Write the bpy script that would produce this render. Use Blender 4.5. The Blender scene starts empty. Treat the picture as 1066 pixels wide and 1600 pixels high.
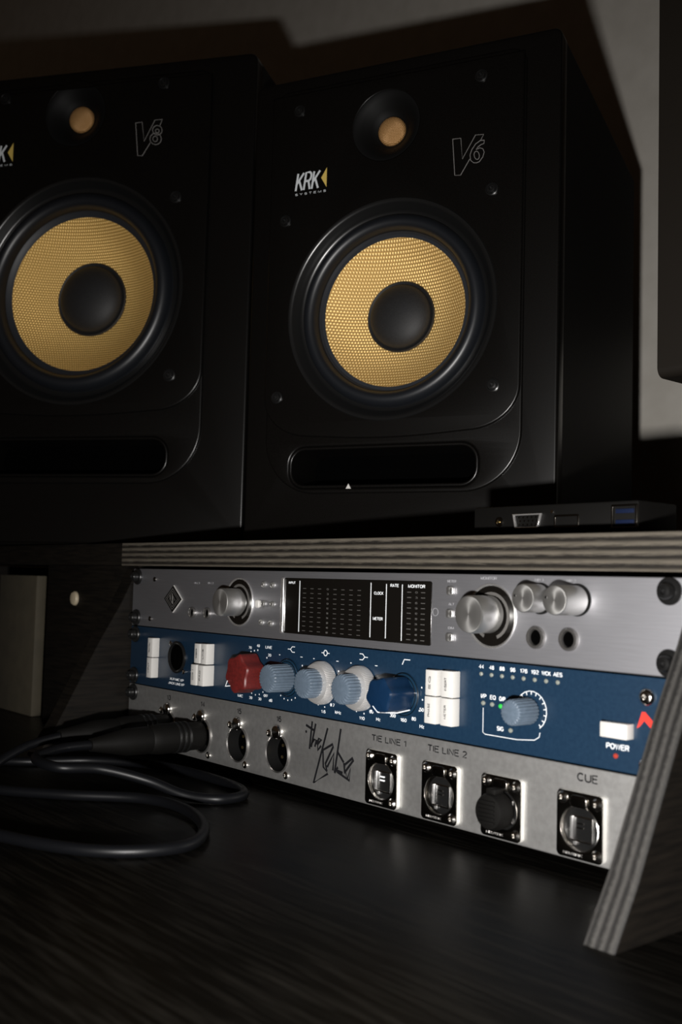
import bpy, bmesh, math, random
from mathutils import Vector, Matrix
random.seed(7)
MM = 0.001
PI = math.pi
scn = bpy.context.scene
COL = scn.collection

# ------------------------------------------------------------------ camera
cam_d = bpy.data.cameras.new('camera'); cam = bpy.data.objects.new('camera', cam_d); COL.objects.link(cam)
CAM = Vector((732.15, -408.19, -5.85))
yaw, pitch, roll = math.radians(49.742), math.radians(3.784), math.radians(1.509)
fwd = Vector((-math.sin(yaw)*math.cos(pitch), math.cos(yaw)*math.cos(pitch), math.sin(pitch)))
rgt0 = Vector((math.cos(yaw), math.sin(yaw), 0)); up0 = rgt0.cross(fwd)
rgt = math.cos(roll)*rgt0 + math.sin(roll)*up0
upv = -math.sin(roll)*rgt0 + math.cos(roll)*up0
Mc = Matrix(((rgt.x, upv.x, -fwd.x), (rgt.y, upv.y, -fwd.y), (rgt.z, upv.z, -fwd.z))).to_4x4()
Mc.translation = CAM*MM
cam.matrix_world = Mc
cam_d.sensor_fit = 'VERTICAL'; cam_d.sensor_height = 36.0; cam_d.sensor_width = 24.0
cam_d.lens = 1633.39/1600*36.0
cam_d.clip_start = 0.01
cam_d.dof.use_dof = True; cam_d.dof.focus_distance = 0.66; cam_d.dof.aperture_fstop = 11
scn.camera = cam

# ------------------------------------------------------------------ world, flash, exposure
w = bpy.data.worlds.new('night_room'); scn.world = w; w.use_nodes = True
w.node_tree.nodes['Background'].inputs[0].default_value = (1.0, 0.62, 0.36, 1)
w.node_tree.nodes['Background'].inputs[1].default_value = 0.016
FL = CAM - upv*64 - rgt*44 - fwd*4          # the compact camera's flash, just below the lens
ld = bpy.data.lights.new('camera_flash', 'AREA'); ld.shape = 'RECTANGLE'; ld.size = 0.022; ld.size_y = 0.014
ld.energy = 2.75; ld.spread = math.radians(104); ld.color = (1.0, 0.97, 0.94)
lo = bpy.data.objects.new('camera_flash', ld); COL.objects.link(lo)
Ml = Mc @ Matrix.Rotation(math.radians(-8), 4, 'Y') @ Matrix.Rotation(math.radians(-3), 4, 'X'); Ml.translation = FL*MM; lo.matrix_world = Ml
scn.view_settings.view_transform = 'Standard'; scn.view_settings.look = 'None'
scn.view_settings.gamma = 1; scn.view_settings.exposure = 0; scn.view_settings.use_curve_mapping = False

# ------------------------------------------------------------------ materials
def mat(name, col, rough=.5, metal=0.0, spec=.5, emit=None, es=1.0, build=None):
    m = bpy.data.materials.new(name); m.use_nodes = True
    nt = m.node_tree; b = nt.nodes['Principled BSDF']
    b.inputs['Base Color'].default_value = (*col, 1); b.inputs['Roughness'].default_value = rough
    b.inputs['Metallic'].default_value = metal; b.inputs['Specular IOR Level'].default_value = spec
    if emit: b.inputs['Emission Color'].default_value = (*emit, 1); b.inputs['Emission Strength'].default_value = es
    if build: build(nt, b)
    return m
def N(nt, t, **k):
    n = nt.nodes.new(t)
    for a, v in k.items(): setattr(n, a, v)
    return n
def coords(nt, scale=(1,1,1), rot=(0,0,0)):
    tc = N(nt, 'ShaderNodeTexCoord'); mp = N(nt, 'ShaderNodeMapping')
    mp.inputs['Scale'].default_value = scale; mp.inputs['Rotation'].default_value = rot
    nt.links.new(tc.outputs['Object'], mp.inputs[0]); return mp.outputs[0]
def noisy(c1, c2, scale=(1,1,1), ns=50, detail=6, lo=.35, hi=.65, bump=0, bd=.0002, rough=None, rot=(0,0,0)):
    def f(nt, b):
        v = coords(nt, scale, rot); n = N(nt, 'ShaderNodeTexNoise'); n.inputs['Scale'].default_value = ns; n.inputs['Detail'].default_value = detail
        nt.links.new(v, n.inputs['Vector'])
        r = N(nt, 'ShaderNodeValToRGB'); r.color_ramp.elements[0].position = lo; r.color_ramp.elements[1].position = hi
        r.color_ramp.elements[0].color = (*c1, 1); r.color_ramp.elements[1].color = (*c2, 1)
        nt.links.new(n.outputs['Fac'], r.inputs[0]); nt.links.new(r.outputs[0], b.inputs['Base Color'])
        if bump:
            bp = N(nt, 'ShaderNodeBump'); bp.inputs['Strength'].default_value = bump; bp.inputs['Distance'].default_value = bd
            nt.links.new(n.outputs['Fac'], bp.inputs['Height']); nt.links.new(bp.outputs[0], b.inputs['Normal'])
        if rough:
            mr = N(nt, 'ShaderNodeMapRange'); mr.inputs[3].default_value = rough[0]; mr.inputs[4].default_value = rough[1]
            nt.links.new(n.outputs['Fac'], mr.inputs[0]); nt.links.new(mr.outputs[0], b.inputs['Roughness'])
    return f
def ply(axis_thick, period, along, light=(.085,.074,.058), dark=(.007,.0055,.004)):
    """plywood edge: layers stacked along one axis, wobbling a little, streaked along the other"""
    def f(nt, b):
        tc = N(nt, 'ShaderNodeTexCoord'); sx = N(nt, 'ShaderNodeSeparateXYZ'); nt.links.new(tc.outputs['Object'], sx.inputs[0])
        mp = N(nt, 'ShaderNodeMapping'); sc = [900, 900, 900]; sc[along] = 70; mp.inputs['Scale'].default_value = sc
        nt.links.new(tc.outputs['Object'], mp.inputs[0])
        n = N(nt, 'ShaderNodeTexNoise'); n.inputs['Scale'].default_value = 1; n.inputs['Detail'].default_value = 8; n.inputs['Roughness'].default_value = .7
        nt.links.new(mp.outputs[0], n.inputs['Vector'])
        m1 = N(nt, 'ShaderNodeMath', operation='MULTIPLY'); m1.inputs[1].default_value = 2*PI/period; nt.links.new(sx.outputs[axis_thick], m1.inputs[0])
        m2 = N(nt, 'ShaderNodeMath', operation='MULTIPLY_ADD'); m2.inputs[1].default_value = 2.0; nt.links.new(n.outputs['Fac'], m2.inputs[0]); nt.links.new(m1.outputs[0], m2.inputs[2])
        s = N(nt, 'ShaderNodeMath', operation='SINE'); nt.links.new(m2.outputs[0], s.inputs[0])
        m3 = N(nt, 'ShaderNodeMath', operation='MULTIPLY_ADD'); m3.inputs[1].default_value = .27; m3.inputs[2].default_value = .0; nt.links.new(s.outputs[0], m3.inputs[0])
        m4 = N(nt, 'ShaderNodeMath', operation='MULTIPLY_ADD'); m4.inputs[1].default_value = .95; nt.links.new(n.outputs['Fac'], m4.inputs[0]); nt.links.new(m3.outputs[0], m4.inputs[2])
        r = N(nt, 'ShaderNodeValToRGB'); r.color_ramp.elements[0].position = .25; r.color_ramp.elements[1].position = .8
        r.color_ramp.elements[0].color = (*dark, 1); r.color_ramp.elements[1].color = (*light, 1)
        nt.links.new(m4.outputs[0], r.inputs[0]); nt.links.new(r.outputs[0], b.inputs['Base Color'])
        bp = N(nt, 'ShaderNodeBump'); bp.inputs['Strength'].default_value = .6; bp.inputs['Distance'].default_value = .0004
        nt.links.new(m4.outputs[0], bp.inputs['Height']); nt.links.new(bp.outputs[0], b.inputs['Normal'])
    return f
def weave(c1, c2, px, pz, bump=1.0):
    """woven cone cloth, in the part's own x / z"""
    def f(nt, b):
        tc = N(nt, 'ShaderNodeTexCoord'); sx = N(nt, 'ShaderNodeSeparateXYZ'); nt.links.new(tc.outputs['Object'], sx.inputs[0])
        def lin(a, k, off=0):
            m = N(nt, 'ShaderNodeMath', operation='MULTIPLY_ADD'); m.inputs[1].default_value = k; m.inputs[2].default_value = off
            nt.links.new(a, m.inputs[0]); return m.outputs[0]
        def op(o, a, c=None, v=None):
            m = N(nt, 'ShaderNodeMath', operation=o); nt.links.new(a, m.inputs[0])
            if c is not None: nt.links.new(c, m.inputs[1])
            if v is not None: m.inputs[1].default_value = v
            return m.outputs[0]
        zz = lin(sx.outputs[2], 1/pz)
        row = op('MODULO', op('FLOOR', op('ADD', zz, v=1000)), v=2)
        xx = op('ADD', lin(sx.outputs[0], 1/px), lin(row, .5))
        a = op('ABSOLUTE', op('SINE', lin(xx, PI))); c = op('ABSOLUTE', op('SINE', lin(zz, PI)))
        h = op('MULTIPLY', a, c)
        r = N(nt, 'ShaderNodeValToRGB'); r.color_ramp.elements[0].position = .05; r.color_ramp.elements[1].position = .85
        r.color_ramp.elements[0].color = (*c1, 1); r.color_ramp.elements[1].color = (*c2, 1)
        nt.links.new(h, r.inputs[0]); nt.links.new(r.outputs[0], b.inputs['Base Color'])
        bp = N(nt, 'ShaderNodeBump'); bp.inputs['Strength'].default_value = bump; bp.inputs['Distance'].default_value = .0005
        nt.links.new(h, bp.inputs['Height']); nt.links.new(bp.outputs[0], b.inputs['Normal'])
    return f
M = {}
M['wall'] = mat('painted_wall', (.6,.58,.54), .9, build=noisy((.46,.435,.39), (.51,.485,.44), ns=30))
M['floor'] = mat('dark_floor', (.06,.05,.04), .6, build=noisy((.04,.03,.025), (.09,.07,.05), (1,8,1), ns=12))
M['ceiling'] = mat('ceiling_paint', (.5,.48,.45), .9, build=noisy((.48,.46,.43), (.53,.51,.48), ns=20))
M['desk'] = mat('black_stained_oak', (.02,.018,.016), .38, spec=.12,
    build=noisy((.0015,.0013,.001), (.009,.008,.0065), (10,170,60), ns=2.4, detail=9, lo=.45, hi=.85, bump=.28, bd=.0003, rough=(.26,.5), rot=(0,0,math.radians(14))))
M['blackwood'] = mat('black_stained_board', (.014,.012,.010), .6, spec=.14, build=noisy((.003,.0025,.002), (.0075,.006,.0045), (12,12,160), ns=3, detail=8, bump=.25))
M['plyX'] = mat('plywood_edge_top', (.2,.18,.15), .65, spec=.3, build=ply(2, .0042, 0))
M['plyS'] = mat('plywood_edge_side', (.2,.18,.15), .65, spec=.3, build=ply(0, .0041, 2, light=(.045,.043,.040), dark=(.008,.0075,.007)))
M['cab'] = mat('speaker_vinyl', (.007,.0065,.006), .6, spec=.15, build=noisy((.0025,.0021,.0017), (.0045,.0038,.003), ns=900, bump=.3, bd=.0001))
M['baffle'] = mat('speaker_baffle', (.004,.004,.004), .29, spec=.30, build=noisy((.0018,.0016,.0014), (.0032,.0029,.0026), ns=1500, bump=.1, bd=.00004))
M['guide'] = mat('waveguide_plastic', (.003,.003,.003), .6, spec=.14)
M['rubber'] = mat('black_rubber', (.006,.007,.009), .40, spec=.45)
M['cable'] = mat('cable_jacket', (.0025,.0027,.0034), .42, spec=.2)
M['flange'] = mat('rubber_flange', (.012,.014,.018), .5, spec=.4)
M['cap'] = mat('dust_cap', (.014,.014,.015), .6, spec=.35, build=noisy((.007,.007,.0075), (.012,.012,.0125), ns=1200, bump=.3, bd=.0001))
M['gold6'] = mat('gold_woven_cone', (.6,.4,.1), .55, metal=.6, spec=.6, build=weave((.50,.30,.085), (1.0,.73,.31), .0021, .00235))
M['gold8'] = mat('gold_woven_cone_large', (.6,.4,.1), .55, metal=.6, spec=.6, build=weave((.49,.29,.07), (1.0,.70,.26), .0021, .0023))
M['copper'] = mat('tweeter_weave', (.5,.28,.1), .4, metal=.3, build=weave((.33,.17,.055), (.60,.34,.14), .0011, .0011, .7))
M['hole'] = mat('recess_shade', (.0008,.0008,.0008), 1, spec=0)  # shade inside recesses put into a near-black, glossless colour
M['logo_white'] = mat('logo_white', (.55,.58,.60), .5)
M['logo_gold'] = mat('logo_gold', (.55,.40,.10), .5)
M['outline'] = mat('outline_print', (.30,.29,.28), .4, metal=.4)
M['alu'] = mat('blasted_aluminium', (.5,.5,.51), .5, metal=.9, build=noisy((.27,.27,.287), (.315,.315,.335), (3,1,60), ns=18, detail=5, lo=.2, hi=.8, bump=.04, bd=.0001))
M['alu_edge'] = mat('machined_aluminium', (.85,.84,.83), .22, metal=.9)
def radial(nt, b):
    t = N(nt, 'ShaderNodeTangent', direction_type='RADIAL', axis='Y'); nt.links.new(t.outputs[0], b.inputs['Tangent'])
    b.inputs['Anisotropic'].default_value = .7
M['knobalu'] = mat('turned_aluminium', (.52,.515,.50), .35, metal=.92, build=radial)
M['skirtalu'] = mat('satin_knob_ring', (.66,.65,.64), .42, metal=.8)
M['blue'] = mat('navy_panel', (.012,.05,.115), .35, spec=.45, build=noisy((.0042,.0155,.034), (.006,.0195,.040), ns=500, bump=.06, bd=.0001))
M['patch'] = mat('silver_patch_panel', (.45,.44,.42), .5, metal=.85, build=noisy((.30,.297,.29), (.35,.347,.34), ns=300, bump=.03, bd=.0001))
M['red'] = mat('red_knob_plastic', (.22,.012,.012), .5, build=noisy((.065,.006,.005), (.10,.008,.007), ns=700, bump=.3, bd=.0001))
M['greyblue'] = mat('grey_blue_knob', (.12,.19,.28), .5, build=noisy((.062,.085,.112), (.075,.10,.132), ns=400))
M['bluek'] = mat('deep_blue_knob', (.003,.014,.038), .25)
M['clear'] = mat('dark_gloss_skirt', (.005,.018,.036), .15, spec=.6)
M['white'] = mat('white_button', (.46,.45,.43), .4)
M['white_print'] = mat('white_print', (.62,.64,.66), .6)
M['black_print'] = mat('black_print', (.005,.005,.006), .7, spec=.1)
M['grey_print'] = mat('grey_print', (.20,.20,.21), .6)
M['dim_print'] = mat('dim_print', (.065,.062,.058), .6)
M['screen'] = mat('glossy_black_display', (.004,.0035,.003), .15, spec=.35)
M['black'] = mat('black_plastic', (.006,.006,.006), .28, spec=.5)
M['dull'] = mat('dull_black_shell', (.0025,.0023,.002), .62, spec=.14)
M['matblack'] = mat('matte_black_plastic', (.012,.011,.010), .6, spec=.3, build=noisy((.004,.0037,.0033), (.009,.0083,.0073), ns=300, bump=.3))
M['chrome'] = mat('chrome', (.75,.73,.70), .14, metal=1)
M['nickel'] = mat('dark_nickel', (.16,.15,.135), .2, metal=1)
M['satin'] = mat('satin_rim', (.60,.59,.56), .42, metal=.35)
M['jackring'] = mat('jack_ring', (.30,.29,.28), .25, metal=.9)
M['ledoff'] = mat('led_lens', (.16,.17,.15), .25)
M['ledgreen'] = mat('green_led', (.02,.3,.04), .3, emit=(.05,.9,.15), es=.15)
M['ledred'] = mat('red_led', (.25,.03,.02), .25, emit=(.9,.08,.05), es=.03)
M['redprint'] = mat('red_print', (.55,.03,.02), .5)
M['contact'] = mat('gold_contact', (.6,.45,.2), .3, metal=1)
M['usb'] = mat('blue_tongue', (.006,.010,.028), .25)
M['cream'] = mat('screw_cap', (.32,.27,.19), .5)
M['tan'] = mat('tan_board', (.2,.16,.1), .8, build=noisy((.036,.030,.018), (.046,.038,.023), ns=60))
M['monitor'] = mat('monitor_shell', (.010,.008,.006), .5, spec=.3)

# ------------------------------------------------------------------ mesh helpers (all lengths in mm, own frame of the thing)
def link(o, parent=None):
    COL.objects.link(o)
    if parent: o.parent = parent
    return o
def tag(o, label=None, cat=None, group=None, kind=None):
    for k, v in (('label', label), ('category', cat), ('group', group), ('kind', kind)):
        if v: o[k] = v
    return o
def thing(name, label, cat, loc=(0,0,0), rotz=0, group=None):
    o = bpy.data.objects.new(name, None); COL.objects.link(o); o.empty_display_size = .02
    o.location = Vector(loc)*MM; o.rotation_euler = (0,0,rotz); return tag(o, label, cat, group)
def axis_mat(origin, d):
    """matrix whose +z runs along d"""
    z = Vector(d).normalized(); q = z.to_track_quat('Z', 'Y').to_matrix().to_4x4(); q.translation = Vector(origin); return q
def arc(cx, cz, rx, rz, a0, a1, n=8): return [(cx+rx*math.cos(math.radians(a0+(a1-a0)*i/n)), cz+rz*math.sin(math.radians(a0+(a1-a0)*i/n))) for i in range(n+1)]
GL = {   # plain grotesque capitals as strokes: width, list of polylines on a unit-high grid
 'A': (.66, [[(0,0),(.33,1),(.66,0)],[(.12,.34),(.54,.34)]]), 'B': (.58, [[(0,0),(0,1),(.3,1)]+arc(.32,.76,.22,.24,90,-90)+[(0,.52)],[(.32,.52)]+arc(.34,.26,.24,.26,90,-90)+[(0,0)]]),
 'C': (.64, [arc(.34,.5,.34,.5,45,315,14)]), 'D': (.62, [[(0,0),(0,1),(.24,1)]+arc(.24,.5,.38,.5,90,-90,12)+[(0,0)]]), 'E': (.52, [[(.52,0),(0,0),(0,1),(.52,1)],[(0,.53),(.46,.53)]]),
 'F': (.5, [[(0,0),(0,1),(.5,1)],[(0,.52),(.42,.52)]]), 'G': (.66, [arc(.34,.5,.34,.5,45,330,14)+[(.66,.45),(.36,.45)]]), 'H': (.58, [[(0,0),(0,1)],[(.58,0),(.58,1)],[(0,.52),(.58,.52)]]),
 'I': (.02, [[(.01,0),(.01,1)]]), 'J': (.42, [[(.42,1),(.42,.25)]+arc(.21,.23,.21,.23,0,-180)+[(0,.32)]]), 'K': (.58, [[(0,0),(0,1)],[(.56,1),(0,.38)],[(.2,.58),(.6,0)]]),
 'L': (.46, [[(0,1),(0,0),(.46,0)]]), 'M': (.7, [[(0,0),(0,1),(.35,0),(.7,1),(.7,0)]]), 'N': (.58, [[(0,0),(0,1),(.58,0),(.58,1)]]), 'O': (.68, [arc(.34,.5,.34,.5,0,360,20)]),
 'P': (.54, [[(0,0),(0,1),(.3,1)]+arc(.3,.73,.25,.27,90,-90)+[(0,.46)]]), 'Q': (.68, [arc(.34,.5,.34,.5,0,360,20),[(.42,.22),(.68,-.04)]]), 'R': (.58, [[(0,0),(0,1),(.32,1)]+arc(.32,.75,.24,.25,90,-90)+[(0,.5)],[(.34,.5),(.58,0)]]),
 'S': (.56, [arc(.28,.74,.26,.26,30,240,10)+arc(.28,.27,.28,.27,70,-150,10)]), 'T': (.58, [[(0,1),(.58,1)],[(.29,1),(.29,0)]]), 'U': (.58, [[(0,1),(0,.3)]+arc(.29,.29,.29,.29,180,360,10)+[(.58,1)]]),
 'V': (.64, [[(0,1),(.32,0),(.64,1)]]), 'W': (.88, [[(0,1),(.22,0),(.44,1),(.66,0),(.88,1)]]), 'X': (.6, [[(0,0),(.6,1)],[(0,1),(.6,0)]]), 'Y': (.6, [[(0,1),(.3,.48),(.6,1)],[(.3,.48),(.3,0)]]), 'Z': (.56, [[(0,1),(.56,1),(0,0),(.56,0)]]),
 '0': (.5, [arc(.25,.5,.25,.5,0,360,18)]), '1': (.3, [[(.02,.76),(.24,1),(.24,0)]]), '2': (.5, [arc(.25,.74,.24,.26,160,-30,9)+[(0,0),(.5,0)]]), '3': (.5, [arc(.24,.75,.22,.25,150,-80,8)+arc(.24,.27,.26,.27,80,-150,10)]),
 '4': (.54, [[(.4,0),(.4,1),(0,.3),(.54,.3)]]), '5': (.5, [[(.46,1),(.08,1),(.03,.5)]+arc(.24,.33,.26,.33,120,-150,10)]), '6': (.5, [arc(.25,.32,.25,.32,0,360,14),[(.01,.4)]+arc(.27,.66,.26,.34,180,40,8)]),
 '7': (.5, [[(0,1),(.5,1),(.16,0)]]), '8': (.5, [arc(.25,.76,.21,.24,0,360,14),arc(.25,.26,.25,.26,0,360,14)]), '9': (.5, [arc(.25,.68,.25,.32,0,360,14),[(.49,.6)]+arc(.23,.34,.26,.34,0,-140,8)]),
 '/': (.3, [[(0,-.05),(.3,1.05)]]), '-': (.3, [[(0,.45),(.3,.45)]]), '+': (.6, [[(0,.5),(.6,.5)],[(.3,.2),(.3,.8)]]), '.': (.04, [[(.02,0),(.02,.06)]]),
 'd': (.46, [[(.46,0),(.46,1)],arc(.23,.34,.23,.34,0,360,12)]), 'k': (.42, [[(0,0),(0,1)],[(.4,.68),(0,.28)],[(.14,.42),(.42,0)]]), 'z': (.4, [[(0,.68),(.4,.68),(0,0),(.4,0)]]),
 'Ø': (.68, [arc(.34,.5,.34,.5,0,360,20),[(.05,-.05),(.63,1.05)]])}
class MB:
    def __init__(s): s.b = bmesh.new(); s.words = []
    def box(s, x0, x1, y0, y1, z0, z1, bev=0, seg=2, mx=None):
        t = bmesh.new(); bmesh.ops.create_cube(t, size=1)
        for v in t.verts: v.co = Vector(((x0+x1)/2+v.co.x*(x1-x0), (y0+y1)/2+v.co.y*(y1-y0), (z0+z1)/2+v.co.z*(z1-z0)))
        if bev: bmesh.ops.bevel(t, geom=list(t.edges), offset=bev, segments=seg, profile=.5, affect='EDGES')
        return s._merge(t, mx)
    def _merge(s, t, mx=None):
        if mx is not None: t.transform(mx)
        bmesh.ops.recalc_face_normals(t, faces=t.faces)
        me = bpy.data.meshes.new('t'); t.to_mesh(me); t.free(); s.b.from_mesh(me); bpy.data.meshes.remove(me); return s
    def lathe(s, prof, origin=(0,0,0), d=(0,-1,0), seg=48, rfun=None):
        """prof: (radius, height along d)"""
        t = bmesh.new(); mx = axis_mat(origin, d); rings = []
        for r, h in prof:
            if r < 1e-6: rings.append([t.verts.new(mx @ Vector((0,0,h)))]); continue
            ring = []
            for k in range(seg):
                a = 2*PI*k/seg; rr = r*(rfun(a) if rfun else 1)
                ring.append(t.verts.new(mx @ Vector((rr*math.cos(a), rr*math.sin(a), h))))
            rings.append(ring)
        for A, B in zip(rings, rings[1:]):
            if len(A) == 1 and len(B) == 1: continue
            for k in range(seg):
                k2 = (k+1) % seg
                if len(A) == 1: t.faces.new((A[0], B[k], B[k2]))
                elif len(B) == 1: t.faces.new((A[k], B[0], A[k2]))
                else: t.faces.new((A[k], B[k], B[k2], A[k2]))
        me = bpy.data.meshes.new('t'); bmesh.ops.recalc_face_normals(t, faces=t.faces); t.to_mesh(me); t.free(); s.b.from_mesh(me); bpy.data.meshes.remove(me); return s
    def tube(s, pts, r, seg=8, cap=True, closed=False, flat=1.0):
        P = [Vector(p) for p in pts]; n = len(P); t = bmesh.new(); rings = []
        ref = None
        for i in range(n):
            a = P[(i-1) % n] if (closed or i) else P[i]; c = P[(i+1) % n] if (closed or i < n-1) else P[i]
            d = (c-a).normalized() if (c-a).length > 1e-9 else Vector((0,0,1))
            if ref is None: ref = Vector((0,1,0)) if abs(d.y) < .9 else Vector((1,0,0))
            u = (ref - d*ref.dot(d)).normalized(); v = d.cross(u); ref = u
            rr = r[i] if isinstance(r, (list, tuple)) else r
            rings.append([t.verts.new(P[i] + u*math.cos(2*PI*k/seg)*rr*flat + v*math.sin(2*PI*k/seg)*rr) for k in range(seg)])
        m = n if closed else n-1
        for i in range(m):
            A, B = rings[i], rings[(i+1) % n]
            for k in range(seg): t.faces.new((A[k], A[(k+1) % seg], B[(k+1) % seg], B[k]))
        if cap and not closed: t.faces.new(rings[0][::-1]); t.faces.new(rings[-1])
        return s._merge(t)
    def plate(s, loops, y0, y1, bev=0, seg=2):
        """2D outlines (x,z) with holes, extruded from y0 (front) to y1 (back); bevel on both rims"""
        cu = bpy.data.curves.new('c', 'CURVE'); cu.dimensions = '2D'; cu.fill_mode = 'BOTH'
        for lp in loops:
            sp = cu.splines.new('POLY'); sp.points.add(len(lp)-1); sp.use_cyclic_u = True
            for p, (x, z) in zip(sp.points, lp): p.co = (x, z, 0, 1)
        th = abs(y1-y0)/2; cu.extrude = max(th-bev, 0)
        if bev: cu.bevel_depth = bev; cu.bevel_resolution = seg; cu.offset = -bev
        o = bpy.data.objects.new('c', cu); me = bpy.data.meshes.new_from_object(o)
        t = bmesh.new(); t.from_mesh(me); bmesh.ops.remove_doubles(t, verts=t.verts, dist=1e-4)
        for v in t.verts: v.co = Vector((v.co.x, (y0+y1)/2 - v.co.z, v.co.y))
        bpy.data.objects.remove(o); bpy.data.curves.remove(cu); bpy.data.meshes.remove(me)
        return s._merge(t)
    def text(s, body, cx, cz, width, height, y=0, th=.12, shear=0, bold=.16, rot=0, wt=None):
        """stroke lettering: flat ribbons of constant weight, fitted to width x height around (cx, cz)"""
        x = 0; L = []
        for ch in body:
            if ch == ' ': x += .34; continue
            w_, st = GL[ch]
            for p in st: L.append([(x+a, q) for a, q in p])
            x += w_+.2
        tot = x-.2; wt = wt or height*.2
        sx = (width-wt)/tot if width else (height-wt); sz = height-wt
        c, q_ = math.cos(rot), math.sin(rot)
        for p in L:
            P = []
            for a, q in p:
                px = (a-tot/2)*sx + shear*(q-.5)*sz; pz = (q-.5)*sz
                P.append((cx+px*c-pz*q_, y-.02, cz+px*q_+pz*c))
            s.tube(P, wt/2, 6, flat=min(1, .24/wt))
        return s
    def word(s, *a, **k):
        """a printed word as a mesh of its own, built together with this print"""
        q = MB(); q.text(*a, **k); s.words.append(q); return s
    def build(s, name, m, parent=None, label=None, smooth=35):
        for q in s.words: q.build('printed_label', m, parent)
        s.words = []
        b = s.b
        for v in b.verts: v.co *= MM
        b.normal_update()
        ang = math.radians(smooth)
        for f in b.faces: f.smooth = True
        for e in b.edges:
            e.smooth = len(e.link_faces) == 2 and e.calc_face_angle(0) < ang
        me = bpy.data.meshes.new(name); b.to_mesh(me); b.free(); me.materials.append(m)
        o = bpy.data.objects.new(name, me); link(o, parent)
        if label: o['label'] = label
        return o
def rrect(x0, x1, z0, z1, r, seg=8):
    """rounded rectangle; r = one radius or (bl, br, tr, tl)"""
    if not isinstance(r, (tuple, list)): r = (r,)*4
    P = []
    for (cx, cz, a0), q in zip((((x0), (z0), PI), ((x1), (z0), 1.5*PI), ((x1), (z1), 0), ((x0), (z1), .5*PI)), r):
        q = max(q, .001)
        ox = cx + (q if cx == x0 else -q); oz = cz + (q if cz == z0 else -q)
        for k in range(seg+1):
            a = a0 + .5*PI*k/seg; P.append((ox+q*math.cos(a), oz+q*math.sin(a)))
    return P
def circ(cx, cz, r, n=72): return [(cx+r*math.cos(2*PI*k/n), cz+r*math.sin(2*PI*k/n)) for k in range(n)]
def smooth_path(P, n=8):
    P = [Vector(p) for p in P]; out = []
    for i in range(len(P)-1):
        p0, p1, p2, p3 = P[max(i-1,0)], P[i], P[i+1], P[min(i+2,len(P)-1)]
        for k in range(n):
            t = k/n; out.append(.5*((2*p1)+(-p0+p2)*t+(2*p0-5*p1+4*p2-p3)*t*t+(-p0+3*p1-3*p2+p3)*t**3))
    out.append(P[-1]); return out

# ------------------------------------------------------------------ the room
def struct(name, m, *bx):
    b = MB(); b.box(*bx); o = b.build(name, m); o['kind'] = 'structure'; return o
struct('wall_back', M['wall'], -2600, 1400, 600, 700, -860, 1700)
struct('floor', M['floor'], -2600, 1400, -1600, 700, -880, -860)
struct('ceiling', M['ceiling'], -2600, 1400, -1600, 700, 1700, 1720)

# ------------------------------------------------------------------ desk and rack hutch
DZ = -141.0
dk = thing('desk', 'black stained oak desk top in the foreground with open wood grain', 'desk', (0, 0, -860))
MB().box(-1050, 1150, -330, 560, DZ-30+860, DZ+860, 1.5).build('desk_top', M['desk'], dk)
for x in (-1000, 1090):
    for y in (-300, 500): MB().box(x, x+50, y, y+50, 0, DZ-30+860, 2).build('leg', M['blackwood'], dk)

hu = thing('desk_hutch', 'dark plywood rack shelf on the desk with raw striped ply edges', 'shelf', (0, 0, DZ))
def H(z): return z-DZ
def side(x0, x1, name, m_edge):
    pr = [(6, 1.5), (-9.2, -29), (-26, -57.5), (-41, -86.2), (-57.5, -117.5), (-72.5, DZ+.2)]
    b = MB(); t = bmesh.new()
    back = [(430, DZ+.2), (430, 1.5)]; poly = [(y+1.2, z) for y, z in pr] + back
    A = [t.verts.new((x0, y, H(z))) for y, z in poly]; B = [t.verts.new((x1, y, H(z))) for y, z in poly]
    t.faces.new(A); t.faces.new(B)
    for k in range(len(A)): t.faces.new((A[k], A[(k+1) % len(A)], B[(k+1) % len(A)], B[k]))
    b._merge(t); o = b.build(name, M['blackwood'], hu)
    e = MB(); t = bmesh.new(); rows = []
    # the raw front edge, a 1.2 mm skin with slightly eased corners
    for y, z in pr:
        dn = 1.2
        rows.append([t.verts.new((x, y + dy, H(z))) for x, dy in ((x0, 1.2), (x0, .5), (x0+.6, 0), (x1-.6, 0), (x1, .5), (x1, 1.2))])
    for a, c in zip(rows, rows[1:]):
        for k in range(5): t.faces.new((a[k], a[k+1], c[k+1], c[k]))
    e._merge(t); e.build('front_edge', m_edge, o, 'raw striped plywood edge' if m_edge is M['plyS'] else None)
side(484.2, 498.2, 'side_panel', M['plyS'])
side(-20, -2.2, 'side_panel', M['blackwood'])
side(-522, -504, 'side_panel', M['blackwood'])
b = MB(); b.box(-20, 520, 1.2, 450, H(2), H(20), .0).build('top_board', M['blackwood'], hu)
b = MB(); b.box(-20, 520, 0, 1.2, H(2), H(20), .3, 1).build('front_edge', M['plyX'], hu, 'raw striped plywood edge')
b = MB(); b.box(-522, -20, 0, 450, H(2), H(20), 1).build('middle_board', M['blackwood'], hu)
b = MB(); b.box(-2.2, 484.2, 424, 430, H(DZ+.2), H(2)); b.build('back_panel', M['blackwood'], hu)
# narrow upright board in the open middle bay with a pale screw cap
MB().box(-172, -20, 8, 20, H(DZ+.2), H(2), .8).build('filler_panel', M['blackwood'], hu)
b = MB()
b.lathe([(0,0),(6.2,0),(6.2,1.2),(5.2,2.6),(3,3.2),(0,3.4)], (-114.6, 8, H(-26.9)), (0,-1,0), 24)
b.build('screw_cap', M['cream'], hu, 'pale round screw cap')

tb_ = MB().box(-300, -213, 16, 26, 0, 132.5, .8).build('tan_board', M['tan'])
tb_.location = Vector((0, 0, DZ+.2))*MM
tag(tb_, 'pale tan upright board in the open bay at the far left, below the shelf', 'board')

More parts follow.
